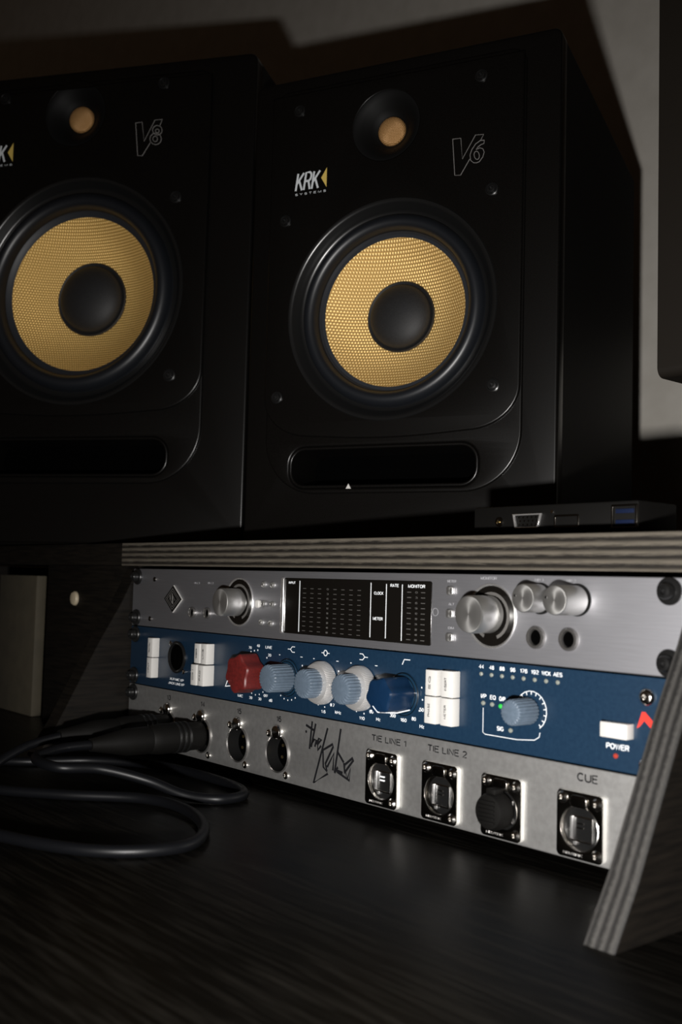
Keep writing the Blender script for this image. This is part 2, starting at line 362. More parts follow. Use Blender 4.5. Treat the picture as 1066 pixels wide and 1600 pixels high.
# ------------------------------------------------------------------ loudspeakers
E6 = [[(50.5,309.4),(56.6,309.1),(58.0,293.8),(67.4,309.7),(73.4,309.2),(71.2,305.2)],[(63.5,293.0),(56.9,282.3),(52.6,282.7),(50.5,309.4)],
 [(73.9,305.0),(70.9,305.1),(67.6,303.2),(64.8,299.4),(63.6,295.8),(64.2,291.9),(66.4,289.8),(68.5,289.5),(70.6,290.0),(73.0,293.0),(74.0,296.3),(73.1,298.8),(70.8,299.9),(68.0,299.1),(69.4,300.8),(71.8,302.2),(73.7,302.6),(73.9,305.0)],
 [(70.5,294.6),(70.1,296.1),(69.3,297.3),(68.3,297.9),(67.3,297.6),(66.7,296.6),(66.6,295.1),(67.1,293.6),(67.9,292.4),(68.9,291.8),(69.9,292.1),(70.4,293.1),(70.5,294.6)]]
E8 = [[(51.7,385.7),(57.8,386.0),(60.4,368.7),(69.8,386.7),(76.7,386.7),(74.7,381.6)],[(66.1,366.7),(59.1,355.9),(54.8,356.3),(51.7,385.7)],
 [(76.9,377.1),(76.2,379.3),(74.5,381.0),(72.2,381.8),(70.0,381.4),(68.4,380.0),(67.9,377.9),(68.6,375.7),(70.3,374.0),(72.6,373.2),(74.8,373.6),(76.4,375.0),(76.9,377.1)],
 [(74.2,376.7),(73.7,378.0),(72.4,378.6),(71.1,378.2),(70.6,377.0),(71.2,375.7),(72.5,375.1),(73.8,375.5),(74.2,376.7)],
 [(76.5,369.5),(75.7,372.1),(73.7,374.1),(70.9,375.1),(68.2,374.6),(66.3,372.9),(65.7,370.4),(66.5,367.7),(68.6,365.7),(71.3,364.8),(74.0,365.2),(75.9,367.0),(76.5,369.5)],
 [(72.9,369.8),(72.2,371.6),(70.6,372.5),(69.0,371.9),(68.4,370.1),(69.2,368.3),(70.8,367.4),(72.4,368.0),(72.9,369.8)]]
def speaker(S):
    r = thing('studio_monitor', S['label'], 'speaker', (S['x'], S['y'], 20.2), S['yaw'], 'pair of studio monitors on the shelf')
    Z = lambda z: z-20.2
    x0, x1, h, dep = S['x0'], S['x1'], S['h'], S['dep']
    wx, wz, wr = S['w']; tx, tz, tr = S['t']; k = S['k']
    hole = wr*1.42; th_ = tr*2.4
    # body behind the baffle, then the baffle itself with its openings
    b = MB(); b.plate([rrect(x0+.6, x1-.6, .6, h-.6, 4), circ(wx, Z(wz), hole), circ(tx, Z(tz), th_), rrect(S['p'][0], S['p'][1], Z(S['p'][2]), Z(S['p'][3]), 13*k)], 16, 60)
    b.plate([rrect(x0+.6, x1-.6, .6, h-.6, 4)], 60, dep, 0); b.build('cabinet', M['cab'], r)
    b = MB(); b.plate([rrect(x0, x1, 0, h, 6*k), circ(wx, Z(wz), hole), circ(tx, Z(tz), th_), rrect(S['p'][0], S['p'][1], Z(S['p'][2]), Z(S['p'][3]), 13*k)], 0, 16, 2.2, 4)
    baf = b.build('baffle', M['baffle'], r)
    # two stepped contours that run down the sides and sweep round the lower corners
    cx = (S['o'][0]+S['o'][1])/2
    b = MB(); pl = rrect(S['o'][0], S['o'][1], Z(S['o'][2]), h-10*k, (42*k, 42*k, 12, 12), 14)
    b.plate([pl, circ(wx, Z(wz), hole), circ(tx, Z(tz), th_), rrect(S['p'][0], S['p'][1], Z(S['p'][2]), Z(S['p'][3]), 13*k)], -2.2, 1.2, 1.6, 4); b.build('lower_contour', M['baffle'], baf)
    b = MB(); q = S['q']
    n = 28; bottom = []
    for i in range(n+1):      # rounded lower corners and a gently sagging lower rim
        t = i/n; bottom.append((q[0]+t*(q[1]-q[0]), t))
    R = 38*k; out = []
    out += [(q[0], h-14*k), (q[0], Z(q[2])+R)]
    for i in range(1, 12): a = PI+.5*PI*i/12; out.append((q[0]+R+R*math.cos(a), Z(q[2])+R+R*.8*math.sin(a)))
    for i in range(0, 13): t = i/12; out.append((q[0]+R+t*(q[1]-q[0]-2*R), Z(q[2])+R*.2-math.sin(PI*t)*3*k))
    for i in range(1, 12): a = 1.5*PI+.5*PI*i/12; out.append((q[1]-R+R*math.cos(a), Z(q[2])+R+R*.8*math.sin(a)))
    out += [(q[1], Z(q[2])+R), (q[1], h-14*k)]
    b.plate([out, circ(wx, Z(wz), hole), circ(tx, Z(tz), th_)], -4.6, -1.2, 1.6, 4); b.build('upper_contour', M['baffle'], baf)
    # slot port: a real cavity with lips
    b = MB(); p = S['p']
    b.plate([rrect(p[0], p[1], Z(p[2]), Z(p[3]), 13*k), rrect(p[0]+2.5, p[1]-2.5, Z(p[2])+2.5, Z(p[3])-2.5, 10.5*k)], -2.4, 40, 1.2, 4)
    b.build('bass_port', M['baffle'], r)
    b = MB(); b.plate([rrect(p[0]-1, p[1]+1, Z(p[2])-1, Z(p[3])+1, 10)], 40, 44); b.build('port_shade_sheet', M['hole'], r)  # near-black sheet closing the port, inner shade put into its colour
    # woofer
    O = (wx, 0, Z(wz)); D = (0, 1, 0)
    fr = MB().lathe([(hole+3, -4.4), (hole+2.2, -5.4), (hole+.4, -5.3), (hole-1.0, -4.2), (hole-4.5, 1.6), (hole-6, 2.8), (wr*1.25, 3.5), (wr*1.24, 8), (wr*1.3, 9)], O, D, 96).build('woofer', M['black'], r)
    sr = []
    for i in range(13):
        a = PI*i/12; c = wr*1.175; q_ = wr*.105; sr.append((c+q_*math.cos(a), 3.0-q_*1.35*math.sin(a)))
    MB().lathe([(wr*1.29, 4)]+sr+[(wr*1.065, 4.2)], O, D, 96).build('surround', M['rubber'], fr)
    MB().lathe([(wr*1.07, 3.6), (wr*1.04, 5.5), (wr*.995, S['cd']-.2)], O, D, 96).build('surround_flange', M['flange'], fr)
    cd, cw = S['cd'], S['cw']; prof = []
    for i in range(11):
        t = i/10; prof.append((wr*(1-t)+S['cr']*.97*t, cd+(cw)*(t+.16*math.sin(PI*t))))
    MB().lathe(prof, O, D, 96).build('cone', S['gold'], fr, 'gold woven cone')
    pr = []
    c = S['cr']
    for i in range(12):
        t = i/11; pr.append((c*math.cos(t*PI/2), cd+cw-1.5-c*.42*math.sin(t*PI/2)))
    pr[-1] = (0, pr[-1][1])
    MB().lathe([(c*1.02, cd+cw+1.5), (c*1.03, cd+cw-1.6), (c*1.0, cd+cw-2.6), (c*.93, cd+cw-1.2)]+[(x*.93, y) for x, y in pr], O, D, 72).build('dust_cap', M['cap'], fr, 'black domed centre cap')
    MB().lathe([(wr*1.3, 9), (wr*1.25, 30), (c*.9, 46), (0, 46)], O, D, 64).build('basket', M['hole'], fr)
    # tweeter in a shallow waveguide
    O = (tx, 0, Z(tz))
    tw = MB().lathe([(th_+.6, -4.5), (th_-1, -4.4), (th_*.8, -1.5), (th_*.6, 3.5), (tr*1.2, 6.6), (tr*1.05, 7.2), (tr*1.0, 9)], O, D, 72).build('tweeter', M['guide'], r)
    pr = [(tr*math.cos(t*PI/16), 7.2-tr*.45*math.sin(t*PI/16)) for t in range(8)]+[(0, 7.2-tr*.45)]
    MB().lathe([(tr, 9)]+pr, O, D, 48).build('dome', M['copper'], tw, 'copper coloured woven dome')
    # bolts
    for sx, sz in S['bolts']:
        fy = -4.6
        s = MB(); s.lathe([(4.6*k, .4), (4.6*k, -.9), (3.9*k, -1.2), (3.4*k, -.5), (2.9*k, -.5), (2.7*k, -1.9), (1.6*k, -2.1), (1.3*k, -.4), (0, -.4)], (sx, fy, Z(sz)), D, 24)
        s.build('baffle_bolt', M['black'], r)
    # badges
    l = MB(); a0, a1, z0, z1 = S['krk']; ww = a1-a0
    l.text('KRK', a0+ww*.41, Z((z0+z1)/2), ww*.76, z1-z0, -4.6, .3, .14, wt=1.8*k); bd = l.build('brand_badge', M['logo_white'], r)
    l = MB(); l.plate([[(a1, Z(z0+.6)), (a1, Z(z1+.4)), (a1-ww*.17, Z((z0+z1)/2+.6))]], -4.95, -4.6); l.build('badge_triangle', M['logo_gold'], bd, 'gold triangle')
    l = MB(); l.text('S Y S T E M S', (a0+a1)/2, Z(z0-2.1), ww*.97, 1.7, -4.6, .3); l.build('badge_lettering', M['logo_white'], bd)
    l = MB()
    for i, s in enumerate(S['em']): l.tube([(x, -4.7, Z(z)) for x, z in s], .24*k, 5)
    l.build('model_emblem', M['outline'], r, 'thin silver outline lettering')
    if S['tri']:
        x, z = S['tri']; l = MB(); l.plate([[(x-2, Z(z)-1.6), (x+2, Z(z)-1.6), (x, Z(z)+2)]], -3.1, -2.2); l.build('indicator', M['white'], r, 'tiny white triangle')
    return r
speaker(dict(label='studio monitor on the right with V6 lettering and a yellow woven woofer', x=179, y=97.8, yaw=.4274, x0=-114, x1=127, h=359, dep=290,
    w=(3.5,191.5,55.5), t=(-1.5,328.5,10.8), k=1.0, cd=6, cw=16, cr=26, gold=M['gold6'], o=(-96,103,58), q=(-97,102,93), p=(-75,73,62,93),
    bolts=[(-73,351),(71,352),(-82.5,266.5),(80,269),(-85.5,131),(83,131)], krk=(-75.5,-48.6,288,303), em=E6, tri=(-25,63)))
speaker(dict(label='studio monitor on the left with V8 lettering and larger yellow woofer', x=-107, y=-6.5, yaw=.6132, x0=-154, x1=160, h=420, dep=348,
    w=(.5,240.5,69), t=(-7,399,11.8), k=1.15, cd=7, cw=20, cr=32.5, gold=M['gold8'], o=(-121,121,72), q=(-121,121,125), p=(-92,92,78,112),
    bolts=[(-92,164),(92,163.6),(-92,318),(91.8,317.3),(-77,419),(77,418.8)], krk=(-98,-67,360,377), em=E8, tri=None))

# ------------------------------------------------------------------ rack units: frame X = panel width, z up from the unit's lower edge
def unit(name, label, cat, idx):
    r = thing(name, label, cat, (0, 0, -44.45*(idx+1)))
    return r, (lambda v: 44.45*(idx+1)-v)
def faceplate(r, m, part='front_panel', rad=.8, holes=(), back=4.6):
    b = MB(); b.plate([rrect(.4, 482.2, .35, 44.1, rad)]+list(holes), 0, 3.2, .35, 2); f = b.build(part, m, r)
    b = MB(); b.box(20, 462, back, 260, 1.2, 43.2, .8); b.build('chassis', M['matblack'], r); return f
def rack_bolts(r, V, vs, us=(7.5, 475.1), m=None, rad=6.2):
    for u in us:
        for v in vs:
            b = MB(); b.lathe([(rad, 0), (rad, 1.0), (rad*.93, 1.6), (rad*.62, 1.8), (rad*.58, 4.6), (rad*.5, 5.6), (rad*.28, 5.9), (rad*.22, 4.2), (0, 4.2)], (u, 0, V(v)), (0,-1,0), 28)
            b.build('rack_screw', m or M['black'], r)
def ring_jack(r, u, z, ro, ri, m=M['jackring'], name='headphone_jack'):
    j = MB().lathe([(ro, 0), (ro, 1.4), (ro*.9, 2.2), (ri*1.12, 2.2), (ri, 1.4), (ri, .15)], (u, 0, z), (0,-1,0), 32).build(name, m or M['nickel'], r)
    MB().lathe([(ri*1.02, .15), (0, .15)], (u, 0, z), (0,-1,0), 32).build('hole_shade_disc', M['hole'], j)  # flat black disc, the hole's darkness is its colour

# --- silver interface (top unit)
r, V = unit('audio_interface', 'silver rack audio interface with big aluminium knobs, topmost in the rack', 'audio interface', 0)
faceplate(r, M['alu'])
rack_bolts(r, V, (6.5, 38))
def alu_knob(r, u, v, rad, length, name, ring=None, mark=None):
    z = V(v)
    k = MB(); k.lathe([(rad*.86, 0), (rad*.86, 1.4), (rad, 1.8), (rad, length-1.0), (rad*.95, length-.2), (rad*.90, length), (rad*.5, length-.12), (0, length-.15)], (u, 0, z), (0,-1,0), 64)
    kn = k.build(name, M['knobalu'], r)
    if mark:
        a = mark; p = MB(); px, pz = u+rad*.68*math.cos(a), z+rad*.68*math.sin(a)
        p.lathe([(rad*.09, length-.3), (rad*.09, length+.15), (0, length+.2)], (px, 0, pz), (0,-1,0), 12); p.build('knob_mark', M['black'], kn)
    return kn
def ring_well(u, v, ro, ri, led=None):
    z = V(v)
    w_ = MB().lathe([(ro, 0), (ro, .7), (ro*.965, .7), (ro*.93, .15)], (u, 0, z), (0,-1,0), 72).build('dial_ring', M['alu_edge'], r)
    MB().lathe([(ro*.94, .12), (ri*.5, .16)], (u, 0, z), (0,-1,0), 72).build('dial_well', M['screen'], w_)
    if led:
        b = MB(); b.plate([[(u+ro*.74*math.cos(a), z+ro*.74*math.sin(a)) for a in [led[0]+(led[1]-led[0])*i/24 for i in range(25)]] +
                           [(u+ro*.64*math.cos(a), z+ro*.64*math.sin(a)) for a in [led[1]-(led[1]-led[0])*i/24 for i in range(25)]]], -.35, -.1)
        b.build('level_arc', M['dim_print'], w_)
ring_well(145.9, 21.7, 16.4, 9, (-1.2, 4.3)); alu_knob(r, 145.9, 21.9, 9.3, 16, 'preamp_knob')
ring_well(371.7, 21.6, 16.6, 10, (-1.2, 4.3)); alu_knob(r, 371.7, 20.8, 9.6, 17.5, 'monitor_knob')
alu_knob(r, 403.5, 11.7, 7.0, 14, 'headphone_knob', mark=2.9); alu_knob(r, 425.7, 12.0, 7.1, 18, 'headphone_knob', mark=2.9)
for u in (403.5, 425.7):
    MB().lathe([(7.8, 0), (7.8, .35), (6, .35)], (u, 0, V(11.8)), (0,-1,0), 40).build('knob_well', M['black'], r)
ring_jack(r, 401.4, V(30.9), 5.6, 3.7); ring_jack(r, 421.2, V(30.7), 5.6, 3.7)
ring_jack(r, 88.6, V(31.1), 3.9, 2.9); ring_jack(r, 108.2, V(30.8), 3.9, 2.9)
for u, v in ((33, 8.1), (28, 38.2)):
    MB().lathe([(1.9, 0), (1.8, .5), (1.2, .9), (.7, .95), (.6, .3), (0, .3)], (u, 0, V(v)), (0,-1,0), 16).build('panel_screw', M['nickel'], r)
for u, v in ((174, 9.3), (184, 9.5), (174.5, 21.9), (184.4, 21.9), (172.5, 34.2), (183, 34.4)):
    b = MB(); b.lathe([(2.1, 0), (2.0, 1.0), (1.5, 1.8), (.7, 2.1), (0, 2.15)], (u, 0, V(v)), (0,-1,0), 20); b.build('push_button', M['knobalu'], r)
b = MB(); b.plate([rrect(166.8, 171.2, V(22.2)-2.6, V(22.2)+2.6, 1.6, 5)], -2.2, .2, .6); b.build('push_button', M['white'], r, 'white oval push button')
for v in (9.4, 21.6, 34.2):
    b = MB(); b.plate([rrect(341, 346, V(v)-2.3, V(v)+2.3, 1.2, 4)], -2.0, .2, .6); b.build('push_button', M['knobalu'], r)
# diamond badge with its rim
c_u, c_z = 61.8, V(22.2)
def dia(q, qh=None): qh = qh or q; return [(c_u-q, c_z), (c_u, c_z-qh), (c_u+q, c_z), (c_u, c_z+qh)]
lg = MB().plate([dia(12.3, 9.9)], -1.3, .2, .3).build('diamond_badge', M['dull'], r)
MB().plate([dia(12.5, 10.1)], -1.0, .1, .1).build('badge_rim', M['satin'], lg)
b = MB(); b.plate([dia(9.9, 7.9), dia(9.4, 7.45)], -1.55, -1.3)
b.plate([dia(7.6, 6.0), dia(7.1, 5.55)], -1.55, -1.3)
b.tube([(c_u-3.2, -1.4, c_z+2.6), (c_u-3.2, -1.4, c_z-.6), (c_u-.4, -1.4, c_z-3.2), (c_u-.4, -1.4, c_z+4)], .3, 5)
b.tube([(c_u+.6, -1.4, c_z-3.8), (c_u+.6, -1.4, c_z+2.4), (c_u+3.8, -1.4, c_z-.9), (c_u-.3, -1.4, c_z-.9)], .3, 5); b.build('badge_lines', M['dim_print'], lg)
# display
ds = MB().plate([rrect(196, 329, V(39.7), V(4.6), 1.6, 5)], -.5, 1, .3).build('display', M['screen'], r)
MB().plate([rrect(193.6, 196.6, V(40.1), V(4.3), 1.2, 4)], -1.4, .3, .5).build('display_lip', M['alu_edge'], ds, 'bright bevelled left lip')
b = MB()
for (ua, va, vb) in ((212.6, 6.3, 38.2), (279.6, 6.3, 37.8), (292.8, 6.8, 37.7), (305.9, 6.8, 38.3)): b.box(ua-.18, ua+.18, -.75, -.5, V(vb), V(va))
b.word('INPUT', 204.6, V(7.6), 7, 1.7, -.5); b.word('CLOCK', 286.2, V(12.2), 8, 1.9, -.5); b.word('METER', 285.9, V(26.8), 8.4, 1.9, -.5)
b.word('RATE', 299.4, V(7.5), 7, 1.9, -.5); b.word('MONITOR', 317.2, V(7.6), 13.4, 2.0, -.5)
b.build('display_legend', M['white_print'], ds)
b = MB()
for k_ in range(10):
    v = 11.0+k_*2.92
    for c_ in range(8):
        if c_ == 3: continue
        uu = 217.5+c_*7.4; b.box(uu-1.4, uu+1.4, -.7, -.5, V(v)-.16, V(v)+.16)
    b.word(str([0,3,6,9,12,18,24,30,40,60][k_]), 240.2, V(v), 1.9, 1.2, -.5); b.word(str([0,3,6,9,12,18,24,30,40,60][k_]), 317.2, V(v), 1.9, 1.2, -.5)
    for uu in (311.5, 322.5): b.box(uu-1.5, uu+1.5, -.7, -.5, V(v)-.2, V(v)+.2)
b.build('meter_marks', M['dim_print'], ds)
b = MB()
b.word('MONITOR', 369.5, V(2.3), 11, 1.7); b.word('HP 1', 402.5, V(2.7), 5.4, 1.5); b.word('HP 2', 421.9, V(2.7), 5.4, 1.5)
b.word('METER', 343.4, V(4.3), 6.5, 1.5); b.word('ALT', 343.4, V(16.6), 4.2, 1.4); b.word('DIM', 343.4, V(29.2), 4.2, 1.4)
b.word('HI-Z 1', 92.4, V(9.9), 7, 1.5); b.word('HI-Z 2', 110, V(9.6), 7, 1.5)
b.plate([circ(331.6, V(21.2), 2.2, 24), circ(331.6, V(21.2), 1.9, 24)], -.12, 0)
b.build('panel_legend', M['grey_print'], r)

# --- blue channel strip (middle unit)
r, V = unit('channel_strip', 'navy blue rack preamp and equaliser with red and grey-blue knobs', 'preamp', 1)
faceplate(r, M['blue'])
rack_bolts(r, V, (51, 82.5), us=(7.5,))
for u, v in ((464.2, 53.6), (464.2, 84)):
    MB().lathe([(4.0, 0), (4.0, .8), (3.4, 1.9), (2.2, 2.6), (1.2, 2.7), (1.0, 1.4), (0, 1.4)], (u, 0, V(v)), (0,-1,0), 28).build('rack_screw', M['chrome'], r, 'bright steel screw')
def flutes(n, a): return lambda t: 1-a*(.5+.5*math.cos(n*t))**3
def lobes(n, a, ph=0): return lambda t: 1-a*(.5-.5*math.cos(n*(t-ph)))**.8
def dots(b, u, v, rad, a0, a1, n, s=.5):
    for i in range(n):
        a = math.radians(a0+(a1-a0)*i/(n-1)); b.lathe([(s, .1), (0, .14)], (u+rad*math.cos(a), 0, V(v)+rad*math.sin(a)), (0,-1,0), 10)
def panel_knob(u, v, m, rad, h0, h1, fn, name, seg=144, skirt=None, pointer=None, label=None):
    z = V(v); o = (u, 0, z)
    k = MB(); k.lathe([(rad*.98, h0), (rad, h0+.6), (rad*.97, h1-1.3), (rad*.90, h1-.3), (rad*.80, h1), (0, h1)], o, (0,-1,0), seg, fn)
    kn = k.build(name, m, r, label, smooth=30)
    if skirt == 'silver':
        s = MB(); s.lathe([(12.6, .4), (13.0, .8), (13.0, 4.6), (11.6, 7.6), (9.2, h0+.1), (5, h0+.1)], o, (0,-1,0), 144, flutes(72, .02)); s.build('outer_ring_knob', M['skirtalu'], kn, 'silver outer ring')
        s = MB(); s.box(u+8.6, u+13.0, -6.2, -5.6, z-.25, z+.25); s.build('ring_mark', M['white'], kn)
    elif skirt == 'clear':
        s = MB(); s.lathe([(11.6, .3), (12, .7), (11.2, 1.6), (9.6, 1.9), (9.2, h0), (4, h0)], o, (0,-1,0), 72); sk = s.build('skirt', M['clear'], kn)
        s = MB()
        for q in (11.7, 10.2): s.tube([(u+q*math.cos(2*PI*i/64), -(1.2 if q > 11 else 1.95), z+q*math.sin(2*PI*i/64)) for i in range(64)], .22, 6, closed=True)
        s.build('skirt_rim', M['nickel'], sk)
    if pointer:
        p = MB(); p.tube(pointer, .35, 6); p.build('pointer_line', M['white_print'], kn)
    return kn
zc = V(67.6)
panel_knob(168, 67.6, M['red'], 13.4, 2.5, 16.5, lobes(6, .16, .3), 'gain_knob', skirt=None, label='red lobed knob',
    pointer=[(158.2, -9.5, zc-8.6), (156.6, -16.4, zc-9.0), (159.6, -16.9, zc-5.2)])
panel_knob(203, 67.6, M['greyblue'], 8.9, 1.8, 17.4, flutes(24, .09), 'equaliser_knob', skirt='clear', label='grey-blue fluted knob')
panel_knob(238.5, 67.6, M['greyblue'], 8.9, 8.2, 17.4, flutes(24, .09), 'equaliser_knob', skirt='silver', label='grey-blue fluted knob')
panel_knob(273.5, 67.6, M['greyblue'], 8.9, 8.2, 17.4, flutes(24, .09), 'equaliser_knob', skirt='silver', label='grey-blue fluted knob')
panel_knob(309, 67.6, M['bluek'], 10.6, 2.2, 20.5, lobes(6, .13, .2), 'filter_knob', skirt='clear', label='deep blue lobed knob',
    pointer=[(305.5, -20.4, zc-5.8), (309.2, -20.4, zc-8.6), (315, -11.5, zc-9.0), (317.4, -4, zc-7.6)])
panel_knob(398.5, 66.9, M['greyblue'], 6.6, 1.8, 15.8, flutes(22, .08), 'level_knob', label='small grey-blue fluted knob')
def btn(u0, u1, v0, v1, p, mark=None):
    b = MB(); b.box(u0, u1, -p, .2, V(v1), V(v0), .5); o = b.build('push_button', M['white'], r, 'white rectangular push button')
    if mark: MB().text(mark, (u0+u1)/2-.8, V((v0+v1)/2), (v1-v0)*.5, 1.6, -p, .1, rot=PI/2).build('button_marking', M['black_print'], o)
btn(36.2, 43.4, 52.0, 66.3, 6, 'PHANTOM'); btn(35.8, 43.0, 66.7, 81.6, 6, 'INPUT')
btn(101.2, 108.2, 52.2, 66.0, 6, 'Ø'); btn(110.4, 117.6, 51.8, 66.0, 6.5, 'LINE'); btn(102.2, 109.2, 66.6, 81.0, 9, 'DI'); btn(111, 118.2, 66.6, 80.8, 9, 'PAD')
btn(330.9, 339, 51.9, 65.6, 6, 'EQ'); btn(342.6, 350.8, 51.5, 65.4, 6, 'INSERT'); btn(330.5, 338.8, 66.0, 80.4, 6, 'PHASE'); btn(342.4, 350.8, 65.8, 80.3, 6, 'METER')
b = MB(); b.box(442.8, 457.2, -5.6, .2, V(73.2), V(66.2), .5); b.build('power_button', M['white'], r, 'white rectangular power button')
# black combo input socket
j = MB().lathe([(11.6, 0), (11.6, 1.2), (10.6, 1.8), (9.6, 1.2), (9.4, .2)], (69.5, 0, V(64.4)), (0,-1,0), 40).build('combo_socket', M['black'], r)
MB().lathe([(9.5, .2), (5.5, .25), (5.2, .8), (3.4, .8), (3.2, .2), (0, .2)], (69.5, 0, V(64.4)), (0,-1,0), 32).build('socket_core', M['hole'], j)
for u, v in ((59.8, 54.7), (79.1, 74.3)):
    MB().lathe([(1.9, 0), (1.7, .7), (.8, 1.1), (.6, .4), (0, .4)], (u, 0, V(v)), (0,-1,0), 16).build('panel_screw', M['chrome'], r)
b = MB()
for i, t in enumerate(('44','48','88','96','176','192','WCK','AES')): b.word(t, 365.5+i*7.0, V(47.9), (3.4,3.4,3.4,3.4,4.8,4.9,5.6,5.6)[i], 2.2, bold=.2)
for t, u, v, w_, h_ in (('I/P',367.4,62.8,3.8,2.4),('EQ',373.7,62.9,4.0,2.4),('O/P',379.9,63.0,4.2,2.4),('SIG',378.9,78.0,4.6,2.4),('POWER',448.7,77.6,12.4,2.8),
    ('Hz',323.1,83.7,3.6,2.2),('50',322.6,74.7,3.4,2.1),('80',316.7,80.3,3.4,2.1),('160',308.5,81.9,5,2.1),('300',299.8,80.4,4.8,2.1),('Hz',287.9,83.9,3.6,2.1),('60',281.9,80.3,3.4,2.0),
    ('110',273.8,84.9,4.8,2.0),('kHz',252.3,84.0,5.6,2.1),('0.7',246.8,80.2,4.2,2.0),('1.6',238.5,85.0,4.2,2.0),('dB',184.7,83.8,3.6,2.0),('OFF',179.3,81.4,4.6,1.9),('30',172.9,84.1,3.4,1.9),
    ('20',162.7,84.3,3.4,1.9),('MIC',150.8,84.2,6,2.0),('20',182.2,55.0,3.4,1.9),('LINE',180.9,50.0,7,2.0),('40',169.4,49.7,3.4,1.9),('70',160.3,51.5,3.4,1.9),
    ('XLR MIC I/P',69.6,80.6,19,1.9),('JACK LINE I/P',69.2,83.7,22,1.9),('+',193,54,1.6,1.6),('+',228,53.9,1.6,1.6),('+',262.9,53.9,1.6,1.6)):
    b.word(t, u, V(v), w_, h_, bold=.14)
for u in (215.6, 250.5, 285.1): b.box(u-1.0, u+1.0, -.12, 0, V(53.8)-.2, V(53.8)+.2)
for u, v in ((216.8,59.1),(251.9,59.6),(286.8,59.5),(161.5,54.2),(165.3,53.2),(169.1,52.6),(179.4,56.9)): b.lathe([(.6,.1),(0,.14)], (u,0,V(v)), (0,-1,0), 10)
dots(b, 203, 67.6, 14.2, 222, 318, 7); dots(b, 238.5, 67.6, 14.6, 250, 300, 3); dots(b, 273.5, 67.6, 14.6, 225, 305, 4); dots(b, 168, 67.6, 14.3, 235, 305, 5); dots(b, 309, 67.6, 14.3, 300, 380, 4)
def ln(pts, rr=.28): b.tube([(u, -.05, V(v)) for u, v in pts], rr, 6, flat=.5)
ln([(201.6,49.7),(204.2,49.7),(206,48.0),(208.6,48.0)]); ln([(204.2,49.7),(206,51.4),(208.6,51.4)])
b.plate([circ(239.1, V(49.7), 1.9, 20), circ(239.1, V(49.7), 1.35, 20)], -.12, 0); ln([(235.4,49.7),(237.2,49.7)]); ln([(241,49.7),(242.8,49.7)])
ln([(277.6,49.6),(275,49.6),(273.2,47.9),(270.6,47.9)]); ln([(275,49.6),(273.2,51.3),(270.6,51.3)])
ln([(306.6,51.4),(308.2,48.5),(312.8,48.5)])
ln([(367.3,68.8),(367.3,81.2),(369,82.0),(390,82.0),(401,80.8),(403.8,79),(404.2,76.8)], .2)
ln([(398.5+9.6*math.cos(a), 66.9-9.6*math.sin(a)) for a in [math.radians(-55+i*17) for i in range(14)]], .22)
for i in range(12):
    a = math.radians(-50+i*20); ln([(398.5+7.9*math.cos(a), 66.9-7.9*math.sin(a)), (398.5+9.6*math.cos(a), 66.9-9.6*math.sin(a))], .25)
b.build('panel_legend', M['white_print'], r)
for i in range(8): MB().lathe([(1.1, 0), (1.1, .5), (.7, .9), (0, 1.0)], (365.7+i*7.0, 0, V(51.6)), (0,-1,0), 12).build('indicator_led', M['ledoff'], r)
for u, v, m_ in ((367.5,66.3,'ledoff'),(373.5,66.4,'ledoff'),(379.2,66.7,'ledgreen'),(385.9,78,'ledoff'),(447.9,81.7,'ledred')):
    MB().lathe([(1.2, 0), (1.2, .6), (.8, 1.1), (0, 1.3)], (u, 0, V(v)), (0,-1,0), 14).build('indicator_led', M[m_], r, {'ledgreen':'green lit lamp','ledred':'small red lamp'}.get(m_))
MB().plate([[(458.8,V(67.9)),(461.4,V(60.4)),(463,V(60.4)),(466.8,V(63.9)),(470.4,V(61.2)),(472,V(61.2)),(472,V(66.5)),(470.6,V(64.6)),(466.8,V(68.0)),(462.6,V(64.2)),(460.3,V(67.0))]], -.15, 0).build('red_zigzag_mark', M['redprint'], r, 'red zigzag print')
for p_ in ((99.5, 100.6, 58.4, 59.4),): MB().box(p_[0], p_[1], -.2, 0, V(p_[3]), V(p_[2])).build('red_dot', M['redprint'], r)

